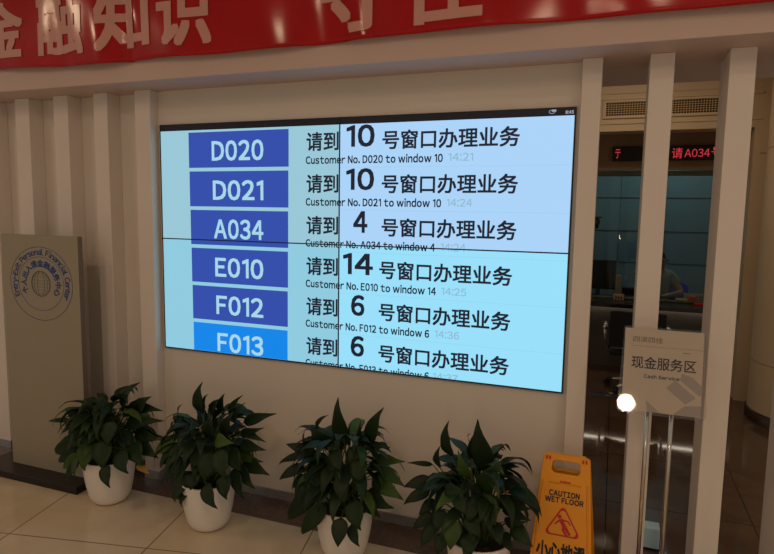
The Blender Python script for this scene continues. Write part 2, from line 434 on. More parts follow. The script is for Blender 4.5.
for i, ((tk, wn), tm) in enumerate(zip(rows, times)):
    top = Z0 + .634 - PIT*i; last = i == 5
    cutz = max(top-.206, BOT)
    bm = bmesh.new(); y = SY-.002
    x0, x1 = -.985+.002*i, -.308-.002*i
    bm.faces.new([bm.verts.new(p) for p in ((x0, y, cutz), (x1, y, cutz), (x1, y, top), (x0, y, top))])
    b = fin_bm('ticket_box', bm, 'boxhi' if last else 'box'); adopt(vw, b)
    b['label'] = ('bright blue' if last else 'deep blue') + ' ticket box reading ' + tk
    n = T('ticket_number', tk, -.821+.004*i, -.470-.002*i, top-.168, top-.052, 'boxtxt', b, w=.023)
    n.parent = b; n.location = (0, 0, 0) 
    ms = []
    bm = bmesh.new(); yy = SY-.003
    f = lambda x, z: (x, yy, z)
    put_text(bm, '请到', -.196, -.001, top-.124, top-.022, f, .020)
    nx = {'10': (.045, .207), '4': (.089, .172), '14': (.030, .207), '6': (.080, .160)}[wn]
    put_text(bm, wn, nx[0], nx[1], top-.108, top+.008, f, .027)
    ml = atY([382.3, 381.7, 381.5, 379.2, 378.6, 378.3][i], [141, 185, 229, 270, 313, 354][i], yy).x; mr = atY([520, 518.1, 516.6, 512.2, 510.4, 508.8][i], [136, 183, 230, 275, 321, 366][i], yy).x
    put_text(bm, '号窗口办理业务', ml, mr, top-.124, top-.026, f, .020)
    if last: pass
    o = fin_bm('message_text', bm, 'ink'); adopt(vw, o)
    o['label'] = 'Chinese message calling ticket %s to window %s' % (tk, wn)
    xe = .578 if len(wn) == 2 else .555
    xe = atY([442.8, 441.2, 435, 436, 429.1, 428.8][i], [158, 202, 247, 290, 334, 375][i], SY-.003).x
    ta, tb = [atY(uu[i], [158, 202, 247, 290, 334, 375][i], SY-.003).x for uu in ((448.4, 446.8, 440.9, 441.5, 434.7, 433), (473.2, 472.2, 465.7, 466.4, 459.2, 458))]
    o2 = T('caption_text', 'Customer No. %s to window %s' % (tk, wn), -.200, xe, top-.194, top-.149, 'ink', vw, w=.028, clip=last)
    adopt(vw, o2)
    o3 = T('time_text', tm, ta, tb, top-.189, top-.149, 'time', vw, w=.014, clip=last); adopt(vw, o3)
    if i:
        bm = bmesh.new(); yy = SY-.0015; zl = top+.012
        bm.faces.new([bm.verts.new(p) for p in ((-1.19, yy, zl), (1.205, yy, zl), (1.205, yy, zl+.0016), (-1.19, yy, zl+.0016))])
        o4 = fin_bm('row_line', bm, 'rowline'); adopt(vw, o4)
# the seams stay dark in front of the picture content
bm = bmesh.new()
bx(bm, MX-.0032, MX+.0032, SY-.0045, SY-.0005, SZ0+.001, SZ1-.001)
bx(bm, SX0+.001, SX1-.001, SY-.0045, SY-.0005, MZ-.0032, MZ+.0032)
o = fin_bm('panel_seam', bm, 'screenframe'); adopt(vw, o)

# ------------------------------------------------------------------ banner
BY = -.30
BX0, BX1, BZ0, BZ1 = -3.2, 2.9, 2.528, 3.22
def ban_off(x, z):
    h = (BZ1 - z)/(BZ1-BZ0)
    a = .010*math.sin(x*5.3+1) + .006*math.sin(x*11+z*3) + .006*noise.noise(Vector((x*3, z*2.5, 3)))*1.5
    for c, wd, am in ((-1.14, .035, .02), (-1.32, .09, -.018), (-1.62, .07, .014), (.05, .12, .018), (1.25, .16, .014), (-2.15, .12, .012), (.25, .06, -.01)):
        q = (x + .12*(z-BZ0) - c)/wd
        a += am*math.exp(-q*q)*(.35+.65*h)
    return a*.8
def ban_z(x):   # lower hem sags a little
    return .006*math.sin(x*2.1) + .012*math.exp(-((x+.95)/.25)**2) + .012*math.exp(-((x+2.3)/.5)**2)*2
def ban_pt(x, z, off=0):
    h = 1-(z-BZ0)/(BZ1-BZ0)
    return (x, BY - .012 + ban_off(x, z)*1.0 - off, z + ban_z(x)*h)
bm = bmesh.new(); NX, NZ = 300, 34
gr = [[bm.verts.new(ban_pt(BX0+(BX1-BX0)*i/NX, BZ0+(BZ1-BZ0)*j/NZ)) for i in range(NX+1)] for j in range(NZ+1)]
for j in range(NZ):
    for i in range(NX): bm.faces.new((gr[j][i], gr[j][i+1], gr[j+1][i+1], gr[j+1][i]))
ban = fin_bm('banner', bm, 'red', smooth=True)
tag(ban, 'long glossy red banner with pale Chinese lettering hung on the beam', 'banner')
sd = ban.modifiers.new('t', 'SOLIDIFY'); sd.thickness = .0015
CH = [('金', -2.31, -1.925, 1.052), ('融', -1.810, -1.455, 1.050), ('知', -1.372, -1.000, 1.052), ('识', -.945, -.590, 1.040), ('守', .030, .410, 1.025), ('住', .455, .825, 1.022), ('钱', 1.31, 1.68, 1.048)]
for s, a, b, z in CH:
    bm = bmesh.new(); put_text(bm, s, a, b, Z0+z, Z0+z+.335, lambda x, z: (x, 0, z), .030)
    bmesh.ops.triangulate(bm, faces=bm.faces[:])
    for it in range(4):
        es = [e for e in bm.edges if e.calc_length() > .022]
        if es: bmesh.ops.subdivide_edges(bm, edges=es, cuts=1)
        bmesh.ops.triangulate(bm, faces=[f for f in bm.faces if len(f.verts) > 3])
    for v in bm.verts: v.co = ban_pt(v.co.x, v.co.z, .004 - v.co.y)
    o = fin_bm('lettering', bm, 'bantxt', ban); o['label'] = 'pale printed character'

# ------------------------------------------------------------------ totem board
tt = empty('totem_board', (-1.92, -.28, 0))
tag(tt, 'grey standing totem board with round blue service centre emblem and black base', 'sign')
PYF = -.30
o = box('base', -2.40, -1.535, -.425, -.12, 0, .045, 'blackbase', bevel=.004); adopt(tt, o)
o = box('board', -2.225, -1.585, PYF, PYF+.002, .045, 1.55, 'totem'); adopt(tt, o)
o = box('edge_frame', -2.224, -1.584, PYF+.002, PYF+.036, .045, 1.549, 'totemside', bevel=.002); adopt(tt, o); o['label'] = 'brown side edge of the board'
c1 = atY(11.2, 287, PYF); c2 = atY(72.6, 287, PYF); c3 = atY(41, 247, PYF); c4 = atY(41.5, 320, PYF)
LX, LZ = (c1.x+c2.x)/2, (c3.z+c4.z)/2
RX = (c2.x-c1.x)/2; RZ = (c3.z-c4.z)/2; RR = (RX+RZ)/2; EX, EZ = RX/RR, RZ/RR
YL = PYF-.0012
def ring(bm, r, w, n=72):
    vi = [bm.verts.new((LX+EX*(r-w)*math.cos(2*PI*i/n), YL, LZ+EZ*(r-w)*math.sin(2*PI*i/n))) for i in range(n)]
    vo = [bm.verts.new((LX+EX*(r+w)*math.cos(2*PI*i/n), YL, LZ+EZ*(r+w)*math.sin(2*PI*i/n))) for i in range(n)]
    for i in range(n): bm.faces.new((vi[i], vo[i], vo[(i+1) % n], vi[(i+1) % n]))
bm = bmesh.new()
ring(bm, RR, .0016); ring(bm, RR*.73, .0013)
def arc_text(bm, s, r, a0, a1, h, w, wide=1.0, cjk=False):
    # letters centred on radius r, spread between angles a0 (left) and a1 (right)
    ad = []
    for ch in s:
        if ch == ' ': ad.append(.55)
        elif cjk: ad.append(1)
        else: ad.append({'i': .44, 'l': .44, 'I': .4, 't': .6, 'r': .58, '-': .6, 'x': .7, 'f': .55}.get(ch, .78 if ch.islower() else .85))
    tot = sum(ad); acc = 0
    for ch, q in zip(s, ad):
        mid = (acc + q/2)/tot; acc += q
        if ch == ' ': continue
        a = a0 + (a1-a0)*mid
        vs, fs, _, (gw, gh, gy) = glyph(ch, w)
        er = Vector((math.cos(a), 0, math.sin(a))); et = Vector((math.sin(a), 0, -math.cos(a)))
        sx = h*wide
        nv = []
        for (x, z, n_) in vs:
            px = (x-.5)*gw*sx
            pz = ((z)*gh + gy)*h - (h*.36)
            p = er*(r+pz) + et*px; p = Vector((LX+p.x*EX, YL, LZ+p.z*EZ))
            p.y -= n_*.00003; nv.append(bm.verts.new(p))
        for f in fs:
            try: bm.faces.new([nv[i] for i in f])
            except ValueError: pass
arc_text(bm, 'Entry-Exit Personal Financial Center', RR*.86, math.radians(207), math.radians(-27), .050, .022, 1.0)
arc_text(bm, '个人出入境金融服务中心', RR*.55, math.radians(212), math.radians(-34), .049, .030, 1.0, True)
o = fin_bm('emblem', bm, 'logo'); adopt(tt, o)
bm = bmesh.new(); gr_ = RR*.325
for j in range(5):
    r = gr_*math.cos(j*PI/10)
    for sg in (-1, 1):
        if j: 
            z = gr_*math.sin(j*PI/10)*sg
            tube(bm, [(LX-r, YL, LZ+z), (LX, YL, LZ+z-.006*sg), (LX+r, YL, LZ+z)], .0008, 4)
for j in range(4):
    rx = gr_*math.cos(j*PI/8+.01)
    tube(bm, [(LX+rx*math.cos(a), YL, LZ+gr_*math.sin(a)) for a in [2*PI*i/32 for i in range(32)]], .0009 if j else .0014, 4, True)
tube(bm, [(LX-gr_, YL, LZ), (LX+gr_, YL, LZ)], .0008, 4)
o = fin_bm('globe_drawing', bm, 'logogrey'); adopt(tt, o); o['label'] = 'grey line globe inside the emblem'

# ------------------------------------------------------------------ plants
def leaf(bm, B, Tp, wd, bend=.15, nrm=None, fold=.25, curl=0, twist=0):
    B = Vector(B); Tp = Vector(Tp); d = Tp-B; L = d.length
    if nrm is None: nrm = Vector((0, -.5, .86))
    dn = d.normalized(); side = dn.cross(nrm).normalized(); n = side.cross(dn).normalized()
    if twist:
        R = Matrix.Rotation(twist, 3, dn); side = R @ side; n = R @ n
    N = 9; rows_ = []
    for i in range(N+1):
        t = i/N
        c = B + d*t + n*(bend*L*4*t*(1-t)) 
        if t > .8: c = c - n*(curl*L*(t-.8)**2*25)
        w = wd/2*(math.sin(PI*min(1, t**.72))**.85 if 0 < t < 1 else 0) * (1-.25*t)
        w = max(w, .0008)
        wob = .06*math.sin(t*14+L*40)*wd
        rows_.append([bm.verts.new(c + side*(w*s) + n*(abs(s)*w*fold + (wob if s > 0 else -wob)*abs(s)*.5)) for s in (-1, -.55, 0, .55, 1)])
    for A, Bv in zip(rows_, rows_[1:]):
        for q in range(4): bm.faces.new((A[q], A[q+1], Bv[q+1], Bv[q]))
PS = .92
def plant(cx, cyy, keys, label, seed, ztop, yellow=None, n_fill=72, scale=1.0, front=()):
    rnd = random.Random(seed)
    e = empty('potted_plant', (cx, cyy, 0)); tag(e, label, 'plant', 'potted plants along the wall under the screen')
    H = .27
    bm = bmesh.new()
    lathe(bm, [(r_*PS, z_) for r_, z_ in [(0.001, 0), (.078, 0), (.096, .006), (.112, .02), (.126, .05), (.140, .11), (.150, .17), (.158, .235), (.162, H-.006), (.160, H), (.152, H), (.150, H-.01), (.143, .19), (.001, .185)]], cx, cyy, 48)
    o = fin_bm('pot', bm, 'pot', smooth=True); adopt(e, o)
    bm = bmesh.new(); lathe(bm, [(.001, .243), (.06, .240), (.136, .234)], cx, cyy, 32)
    for v in bm.verts: v.co.z += rnd.uniform(-.004, .004)
    o = fin_bm('soil', bm, 'soil', smooth=True); adopt(e, o)
    fb = bmesh.new(); sb_ = bmesh.new(); C0 = Vector((cx, cyy, .236)); CC = Vector((cx, cyy, .48))
    def stem(B):
        a = rnd.uniform(0, 2*PI); s = C0 + Vector((math.cos(a)*.05, math.sin(a)*.05, 0))
        mid = s.lerp(B, .55) + Vector((0, 0, .05)); mid.x = s.x + (B.x-s.x)*.35; mid.y = s.y+(B.y-s.y)*.35
        pts = [s*(1-t)**2 + mid*2*t*(1-t) + B*t*t for t in (0, .25, .5, .75, 1)]
        tube(sb_, pts, [.005, .0045, .004, .003, .002], 6)
    for (bu, bv, tu, tv, wpx, dy) in keys:
        Yc = cyy + dy
        B = atY(bu, bv, Yc + .03); Tq = atY(tu, tv, Yc - .03)
        px = (B-CAM).dot(Fv)/FPX
        out = (B+Tq)/2 - CC; out.normalize()
        nrm = (Vector((0, -.75, .35)) + out*.25).normalized()
        leaf(fb, B, Tq, wpx*px*1.12, rnd.uniform(.02, .1), nrm, .22, .12, rnd.uniform(-.25, .25)); stem(B)
    for i in range(n_fill):
        a = rnd.uniform(0, 2*PI); el = rnd.uniform(-.25, 1.0)
        rad = rnd.uniform(.09, .15)
        B = CC + Vector((math.cos(a)*math.cos(el)*rad, math.sin(a)*math.cos(el)*rad*.9, math.sin(el)*.14 + rnd.uniform(-.08, .05)))
        L = rnd.uniform(.13, .19)*scale
        dr = Vector((math.cos(a)*math.cos(el), math.sin(a)*math.cos(el), math.sin(el)*.8 - .45)).normalized()
        if i % 3 == 0: dr = (dr + Vector((0, -.5, -.7))).normalized()
        Tq = B + dr*L
        if Tq.y > -.035: Tq.y = -.04; 
        if B.y > -.05: B.y = -.06
        leaf(fb, B, Tq, L*rnd.uniform(.36, .5), rnd.uniform(.08, .2), Vector((math.cos(a)*.6, math.sin(a)*.6, .7)), .25, .15, rnd.uniform(-.4, .4)); stem(B)
    for v in fb.verts:
        if v.co.y > -.012: v.co.y = -.012 - (v.co.y % .01)
    o = fin_bm('foliage', fb, 'leaf', smooth=True); adopt(e, o); o.modifiers.new('t', 'SOLIDIFY').thickness = .0008
    o = fin_bm('stems', sb_, 'stem', smooth=True); adopt(e, o)
    if yellow:
        yb = bmesh.new(); (bu, bv, tu, tv, wpx) = yellow
        leaf(yb, atY(bu, bv, cyy-.10), atY(tu, tv, cyy-.11), wpx*.0066, .08, Vector((0, -.7, .5)))
        o = fin_bm('yellow_leaf', yb, 'yleaf', smooth=True); adopt(e, o); o['label'] = 'yellowing leaf'
    return e
def crop(ox, oy, s, L): return [(ox+a/s, oy+b/s, ox+c/s, oy+d/s, w/s, dy) for a, b, c, d, w, dy in L]
K1 = crop(0, 380, 3.18, [
 (392,95,428,10,52,0),(440,100,470,55,50,0),(425,88,505,95,38,.02),(400,140,505,128,48,-.02),(330,140,365,68,62,-.04),(300,110,330,52,45,0),(268,100,264,62,22,0),
 (270,120,207,92,40,0),(250,150,205,128,46,-.02),(225,128,150,130,16,0),(265,190,165,232,62,-.05),(275,170,210,215,50,-.1),(255,220,180,262,44,-.08),(262,240,195,282,44,-.1),
 (250,255,208,318,34,-.12),(245,245,235,308,34,-.14),(290,190,262,290,62,-.16),(330,190,325,285,66,-.18),(335,270,345,342,40,-.22),(385,220,400,298,64,-.16),(420,200,450,270,60,-.1),
 (430,160,500,190,50,0),(430,190,495,245,50,-.04),(450,170,505,180,38,.04),(400,60,375,45,18,0),(360,130,340,210,60,-.18),(300,150,270,210,60,-.16),(410,120,440,60,40,.03)])
K2 = crop(140, 380, 3.186, [
 (195,105,190,12,46,-.02),(205,95,207,48,24,0),(130,140,124,78,24,0),(135,150,105,112,24,0),(225,110,245,62,36,0),(262,110,262,48,34,.02),(285,110,318,52,26,0),(300,140,325,75,34,0),
 (330,135,422,108,36,0),(320,175,385,155,30,0),(330,165,395,195,26,0),(320,205,392,222,40,-.02),(330,260,405,300,46,-.04),(320,225,384,262,38,0),(310,270,360,345,42,-.08),
 (100,190,50,188,20,0),(115,190,42,240,52,-.04),(130,215,58,278,50,-.06),(150,250,70,325,54,-.08),(160,290,102,390,58,-.12),(165,310,125,405,46,-.12),(150,130,120,200,50,-.04),
 (225,190,222,118,46,-.12),(270,180,290,105,40,-.06),(180,200,140,250,60,-.14),(230,230,200,320,66,-.18),(255,220,270,315,60,-.2),(210,330,240,410,50,-.24),(270,300,272,382,56,-.2),(300,280,325,378,42,-.14),
 (160,180,190,170,40,-.1),(195,210,170,280,60,-.17),(290,220,320,290,56,-.12),(175,290,160,350,60,-.18),(240,190,290,200,44,-.15)])
K3 = crop(260, 390, 3.38, [
 (285,190,257,35,56,0),(370,172,408,66,52,0),(192,140,220,85,28,0),(240,190,170,125,58,-.02),(165,190,145,145,18,0),(190,215,88,182,42,-.06),(160,215,60,246,30,0),(150,255,62,302,38,-.02),
 (160,290,105,332,44,0),(205,320,85,445,66,-.1),(225,380,135,492,58,-.16),(275,430,262,532,56,-.24),(310,450,332,530,46,-.22),(390,228,482,243,38,0),(350,190,432,190,34,.02),(400,265,485,322,44,0),
 (380,300,480,368,56,-.03),(365,340,445,402,58,-.06),(355,360,402,430,52,-.08),(270,290,282,382,50,-.2),(320,370,335,475,74,-.2),(300,190,303,118,20,-.06),(335,190,338,112,20,0),(255,200,270,275,54,-.16),
 (200,230,260,270,56,-.12),(150,320,120,370,40,-.04),(330,150,310,150,20,0),(340,230,330,320,66,-.14),(210,260,180,340,60,-.14),(400,180,440,205,24,.03),(330,190,300,260,50,-.1)])
K4 = crop(390, 410, 3.847, [
 (235,178,216,50,56,-.02),(190,220,185,146,38,0),(375,240,332,50,84,-.06),(320,190,318,100,44,0),(305,120,300,92,12,.02),(165,210,68,202,20,0),(160,270,52,294,52,0),(155,310,50,360,48,-.04),
 (175,345,110,402,44,-.02),(170,400,85,455,50,-.06),(175,440,118,528,54,-.1),(205,380,180,470,66,-.16),(210,470,180,560,54,-.18),(250,420,230,540,70,-.22),(300,400,345,490,66,-.22),(360,320,405,445,84,-.14),
 (300,260,262,165,44,-.12),(350,310,425,200,72,-.14),(210,300,275,320,50,-.16),(195,250,150,290,46,-.06),(425,222,490,216,34,0),(430,238,500,285,32,.02),(420,300,476,292,40,-.02),(400,340,535,384,54,-.02),
 (430,370,535,425,44,-.04),(440,430,520,432,44,-.06),(470,440,546,525,62,-.08),(400,430,425,520,56,-.14),(300,470,310,560,80,-.22),(440,470,470,550,48,-.1),(280,160,296,200,30,0),(330,340,300,430,70,-.2),(260,330,290,400,56,-.2)])
plant(-1.31, -.385, K1, 'broad-leaved plant in a white pot beside the grey totem, with a yellow leaf', 3, .72, yellow=(137, 463, 150, 474, 7))
plant(-.59, -.405, K2, 'broad-leaved plant in a white pot, second from the grey totem', 5, .76)
plant(.215, -.38, K3, 'broad-leaved plant in a white pot, third from the grey totem', 11, .8)
plant(.905, -.42, K4, 'broad-leaved plant nearest the yellow caution sign, with two tall leaves', 17, .76)

# ------------------------------------------------------------------ wet floor sign
ws = empty('wet_floor_sign', (1.26, -.33, 0))
tag(ws, 'yellow folding wet floor caution sign with red slipping-figure triangle', 'sign')
BT = Vector((1.262, -.258, .641)); BB = Vector((1.262, -.44, .0))   # top and bottom centre of the front face
def wpt(x, t, off=0):   # x in -1..1 over half width, t metres up from the bottom along the face
    L = (BT-BB).length; d = (BT-BB)/L
    n = Vector((0, -d.z, d.y)).normalized()
    if n.y > 0: n = -n
    return BB + d*t + Vector((x, 0, 0)) + n*off
LT = (BT-BB).length
def hw(t): return .144 + (.102-.144)*(t/LT)
def sign_face(bm, th, flip=False):
    # trapezium with a handle hole and a chamfered top, front at off=0
    hz0, hz1, hx = LT-.082, LT-.026, .062
    outer = [(-hw(0), .03), (-hw(0)+.03, 0), (-.09, 0), (-.07, .03), (.07, .03), (.09, 0), (hw(0)-.03, 0), (hw(0), .03), (hw(LT), LT-.008), (hw(LT)-.012, LT), (-hw(LT)+.012, LT), (-hw(LT), LT-.008)]
    inner = [(-hx, hz0+.012), (-hx+.012, hz0), (hx-.012, hz0), (hx, hz0+.012), (hx-.003, hz1-.01), (hx-.012, hz1), (-hx+.012, hz1), (-hx+.003, hz1-.01)]
    def lay(off):
        o = [bm.verts.new(wpt(x, t, off)) for x, t in outer]; i = [bm.verts.new(wpt(x, t, off)) for x, t in inner]; return o, i
    o1, i1 = lay(0); o2, i2 = lay(-th)
    for o, i in ((o1, i1), (o2, i2)):
        es = []
        for L_ in (o, i):
            for q in range(len(L_)): es.append(bm.edges.new((L_[q], L_[(q+1) % len(L_)])))
        bmesh.ops.triangle_fill(bm, use_beauty=True, edges=es, use_dissolve=False)
    for A, B in ((o1, o2), (i1, i2)):
        for q in range(len(A)): bm.faces.new((A[q], A[(q+1) % len(A)], B[(q+1) % len(A)], B[q]))
bm = bmesh.new(); sign_face(bm, .018); bmesh.ops.recalc_face_normals(bm, faces=bm.faces[:])
o = fin_bm('front_panel', bm, 'sign', bevel=.003); adopt(ws, o); fp = o
bm = bmesh.new()
for sx in (-1, 1):  # raised side ribs
    pts = [wpt(sx*(hw(t)-.014), t, .001) for t in (.05, .2, .4, LT-.12)]
    tube(bm, pts, .004, 6)
tube(bm, [wpt(x, LT-.125, .001) for x in (-.07, 0, .07)], .003, 6)
o = fin_bm('raised_rib', bm, 'sign', smooth=True); adopt(ws, o)
bm = bmesh.new(); sign_face(bm, .018); bmesh.ops.recalc_face_normals(bm, faces=bm.faces[:])
for v in bm.verts: v.co.y = 2*(BT.y+.032) - v.co.y; v.co.z = v.co.z*.965
bmesh.ops.reverse_faces(bm, faces=bm.faces[:])
o = fin_bm('back_panel', bm, 'sign', bevel=.003); adopt(ws, o)
o = box('hinge', 1.18, 1.345, BT.y+.010, BT.y+.052, .615, .630, 'sign', bevel=.003); adopt(ws, o)
wf_ = lambda x, t: wpt(x, t, .0015)
bm = bmesh.new()
put_text(bm, 'CAUTION', -.066, .066, .484, .510, wf_, .04); put_text(bm, 'WET FLOOR', -.082, .084, .456, .481, wf_, .04)
o = fin_bm('black_lettering', bm, 'signblk'); adopt(ws, o)
bm = bmesh.new(); put_text(bm, '小心地滑', -.106, .104, .215, .288, wf_, .035)
o = fin_bm('chinese_lettering', bm, 'signblk'); adopt(ws, o)
bm = bmesh.new()
def tri(r, cz=.368, cx=0):
    pts = []
    for kk in range(3):
        a = PI/2 + kk*2*PI/3; c = Vector((cx+math.cos(a)*(r-.014)*1.02, cz-.006+math.sin(a)*(r-.014)*.98))
        for j in range(-4, 5):
            b = a + j*PI/3/4*1.0
            pts.append((c.x+.014*math.cos(b), c.y+.014*math.sin(b)))
    return pts
A = tri(.078); B_ = tri(.065)
va = [bm.verts.new(wf_(*p)) for p in A]; vb = [bm.verts.new(wf_(*p)) for p in B_]
for q in range(len(va)): bm.faces.new((va[q], va[(q+1) % len(va)], vb[(q+1) % len(va)], vb[q]))
def seg(bm, a, b, w0, w1, off=.0015):
    a = Vector(a); b = Vector(b); d = (b-a).normalized(); n = Vector((-d.y, d.x))
    pp = [a+n*w0, a-n*w0, b-n*w1, b+n*w1]
    bm.faces.new([bm.verts.new(wpt(p.x, p.y, off)) for p in pp])
cz = .365
o = fin_bm('warning_triangle', bm, 'signred'); adopt(ws, o)
bm = bmesh.new()
hd = [bm.verts.new(wpt(-.014+.009*math.cos(i*PI/6), cz+.034+.009*math.sin(i*PI/6), .0016)) for i in range(12)]; bm.faces.new(hd)
seg(bm, (-.010, cz+.024), (.012, cz-.012), .009, .008, .0017)
seg(bm, (.010, cz-.006), (.034, cz-.038), .008, .005, .0018)
seg(bm, (.006, cz-.006), (.004, cz-.024), .007, .005, .0019); seg(bm, (.004, cz-.022), (.022, cz-.044), .005, .005, .0020)
seg(bm, (-.012, cz+.02), (-.034, cz-.002), .004, .003, .0021); seg(bm, (-.006, cz+.022), (.026, cz+.018), .004, .003, .0022); seg(bm, (.024, cz+.018), (.034, cz+.004), .003, .003, .0023)
o = fin_bm('slipping_figure', bm, 'signred'); adopt(ws, o)
bm = bmesh.new(); put_text(bm, '四滨四佳', -.022, .024, .541, .554, wf_, .03)
o = fin_bm('small_red_lettering', bm, 'signred'); adopt(ws, o)
bm = bmesh.new()
for sx in (-1, 1):
    for q in (0, .014):
        x = sx*(.072+q*1.0); bmv = [(x-.004, LT-.026), (x+.004, LT-.026), (x+.004, LT-.010), (x-.004, LT-.010)]
        bm = bmesh.new(); bm.faces.new([bm.verts.new(wpt(a, b, .0035)) for a, b in bmv])
        o = fin_bm('red_mark', bm, 'signred'); adopt(ws, o)

# ------------------------------------------------------------------ service sign stand
st = empty('sign_stand', (1.62, -.25, 0))
tag(st, 'clear acrylic sign on two metal poles reading Cash Service', 'sign')
c_tl, c_tr, c_br, c_bl = atY(624.6, 328.3, -.3), atY(700.5, 332.3, -.3), atY(705, 418.4, -.36), atY(622.3, 409.8, -.36)
x0, x1 = (c_tl.x+c_bl.x)/2, (c_tr.x+c_br.x)/2; z0, z1 = (c_bl.z+c_br.z)/2, (c_tl.z+c_tr.z)/2
zc = z1
tl = math.radians(10)     # the sign leans back a little
def spt(x, z, off=0): return Vector((x, -.296 - (z1-z)*math.sin(tl) - off, z))
def quad(bm, pts, off, mi=0):
    f = bm.faces.new([bm.verts.new(spt(a, b, off)) for a, b in pts]); f.material_index = mi
bm = bmesh.new(); quad(bm, [(x0, z0), (x1, z0), (x1, z1), (x0, z1)], 0)
o = fin_bm('paper', bm, 'paper'); adopt(st, o); o.modifiers.new('t', 'SOLIDIFY').thickness = .0006
W_, H_ = x1-x0, z1-z0
q = lambda a, b: (x0+W_*a, z1-H_*b)
bm = bmesh.new()
def fr(px, py):
    a = (px-623.3)/79.5; yt = 328.3+4*a; yb = 409.8+8.6*a
    return (x0+W_*min(a, 1), z1-H_*min(1, (py-yt)/(yb-yt)))
for poly in ([(681, 380.3), (700.6, 396.7), (703, 394.8), (703, 386.6), (693, 377.7), (682.9, 374)], [(667.7, 388.5), (687.3, 404.9), (697.4, 398.6), (676.6, 381)], [(675.3, 416), (705, 419), (705, 406.8), (686.7, 406.6)], [(650, 414), (663, 415), (648, 401)]):
    quad(bm, [fr(*p) for p in poly], .0007)
o = fin_bm('diamond_print', bm, 'papergrey'); adopt(st, o)
bm = bmesh.new(); sf = lambda off: (lambda x, z: spt(x, z, off))
put_text(bm, '现金服务区', x0+W_*.10, x0+W_*.92, z1-H_*.485, z1-H_*.335, sf(.0008), .012)
o = fin_bm('heading', bm, 'papertxt'); adopt(st, o); bm = bmesh.new()
put_text(bm, 'Cash Service', x0+W_*.27, x0+W_*.72, z1-H_*.595, z1-H_*.548, sf(.0008), .025)
o = fin_bm('subheading', bm, 'papertxt'); adopt(st, o)
bm = bmesh.new()
put_text(bm, '四滨四佳', x0+W_*.11, x0+W_*.49, z1-H_*.165, z1-H_*.095, sf(.0008), .0)
quad(bm, [q(.1, .213), q(1, .213), q(1, .21), q(.1, .21)], .0008)
quad(bm, [q(.75, .262), q(.84, .262), q(.84, .255), q(.75, .255)], .0008)
o = fin_bm('small_lettering', bm, 'papersm'); adopt(st, o)
bm = bmesh.new()
def plate(bm, off, e=.018, r=.02):
    pts = []
    for (cxx, czz, a0) in ((x1+e-r, z1+.006-.004, 0), (x0-e+r, z1+.002, 90), (x0-e+r, z0-e*.6+r, 180), (x1+e-r, z0-e*.6+r, 270)):
        rr = r if a0 >= 180 else .006
        for j in range(5):
            a = math.radians(a0+j*22.5); pts.append((cxx+(r if a0 in (0, 270) else -r)*0 + rr*math.cos(a), czz+rr*math.sin(a)))
    return pts
for off0, off1 in ((.0035, .0062), (-.0045, -.002)):
    pts = plate(bm, off0)
    a = [bm.verts.new(spt(x, z, off1)) for x, z in pts]; b = [bm.verts.new(spt(x, z, off0)) for x, z in pts]
    bm.faces.new(a); bm.faces.new(b[::-1])
    for i in range(len(a)): bm.faces.new((a[(i+1) % len(a)], a[i], b[i], b[(i+1) % len(a)]))
o = fin_bm('acrylic_holder', bm, 'acrylic'); adopt(st, o)
pa = atY(647.2, 415, -.27); pb = atY(671.3, 418, -.27)
for pp in (pa, pb):
    bm = bmesh.new(); tube(bm, [(pp.x, -.270, .012), (pp.x, -.270, 1.2)], .0085, 14)
    o = fin_bm('pole', bm, 'chrome', smooth=True); adopt(st, o)
bm = bmesh.new(); bx(bm, pa.x-.012, pb.x+.012, -.345, -.258, z0+.02, z0+.035)
o = fin_bm('clamp', bm, 'chrome', bevel=.002); adopt(st, o)
bm = bmesh.new(); tube(bm, [(pa.x, -.27, .165), (pb.x, -.27, .165)], .006, 10)
o = fin_bm('crossbar', bm, 'chrome', smooth=True); adopt(st, o)
bm = bmesh.new(); lathe(bm, [(.001, 0), (.15, 0), (.15, .006), (.14, .012), (.001, .014)], (pa.x+pb.x)/2, -.27, 48)
o = fin_bm('base', bm, 'chrome', smooth=False, bevel=.002); adopt(st, o)

# small pale box and the blue line on the floor
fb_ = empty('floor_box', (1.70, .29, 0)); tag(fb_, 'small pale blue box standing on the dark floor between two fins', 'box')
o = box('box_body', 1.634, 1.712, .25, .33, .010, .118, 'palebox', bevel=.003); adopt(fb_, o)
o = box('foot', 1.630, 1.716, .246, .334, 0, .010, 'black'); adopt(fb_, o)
tp = empty('floor_line', (1.3, 3.0, 0)); tag(tp, 'narrow blue waiting line stuck across the dark hall floor', 'floor line')
o = box('tape', 1.05, 2.3, 2.99, 3.03, 0, .002, 'bluetape'); adopt(tp, o)
bm = bmesh.new()
for x in (1.42, 1.6, 1.95): bx(bm, x, x+.03, 3.0, 3.02, .0021, .003)
o = fin_bm('tape_mark', bm, 'tapey'); adopt(tp, o)

# ------------------------------------------------------------------ vent grille on the bulkhead
vg = empty('air_vent', (1.76, 3.35, 2.66)); tag(vg, 'long cream air vent with dark lattice on the bulkhead', 'air vent')
VX0, VX1, VZ0, VZ1 = 1.272, 2.31, 2.680, 2.805
bm = bmesh.new()
for a in ((VX0-.03, VX1+.03, VZ0-.025, VZ0), (VX0-.03, VX1+.03, VZ1, VZ1+.022), (VX0-.03, VX0, VZ0, VZ1), (VX1, VX1+.03, VZ0, VZ1)):
    bx(bm, a[0], a[1], 3.328, 3.3495, a[2], a[3])
o = fin_bm('vent_frame', bm, 'cream', bevel=.003); adopt(vg, o)
o = box('backing', VX0, VX1, 3.346, 3.3495, VZ0, VZ1, 'ventdark'); adopt(vg, o)
bm = bmesh.new()
for i in range(1, 44): 
    x = VX0+(VX1-VX0)*i/44; bx(bm, x-.0022, x+.0022, 3.336, 3.342, VZ0, VZ1)
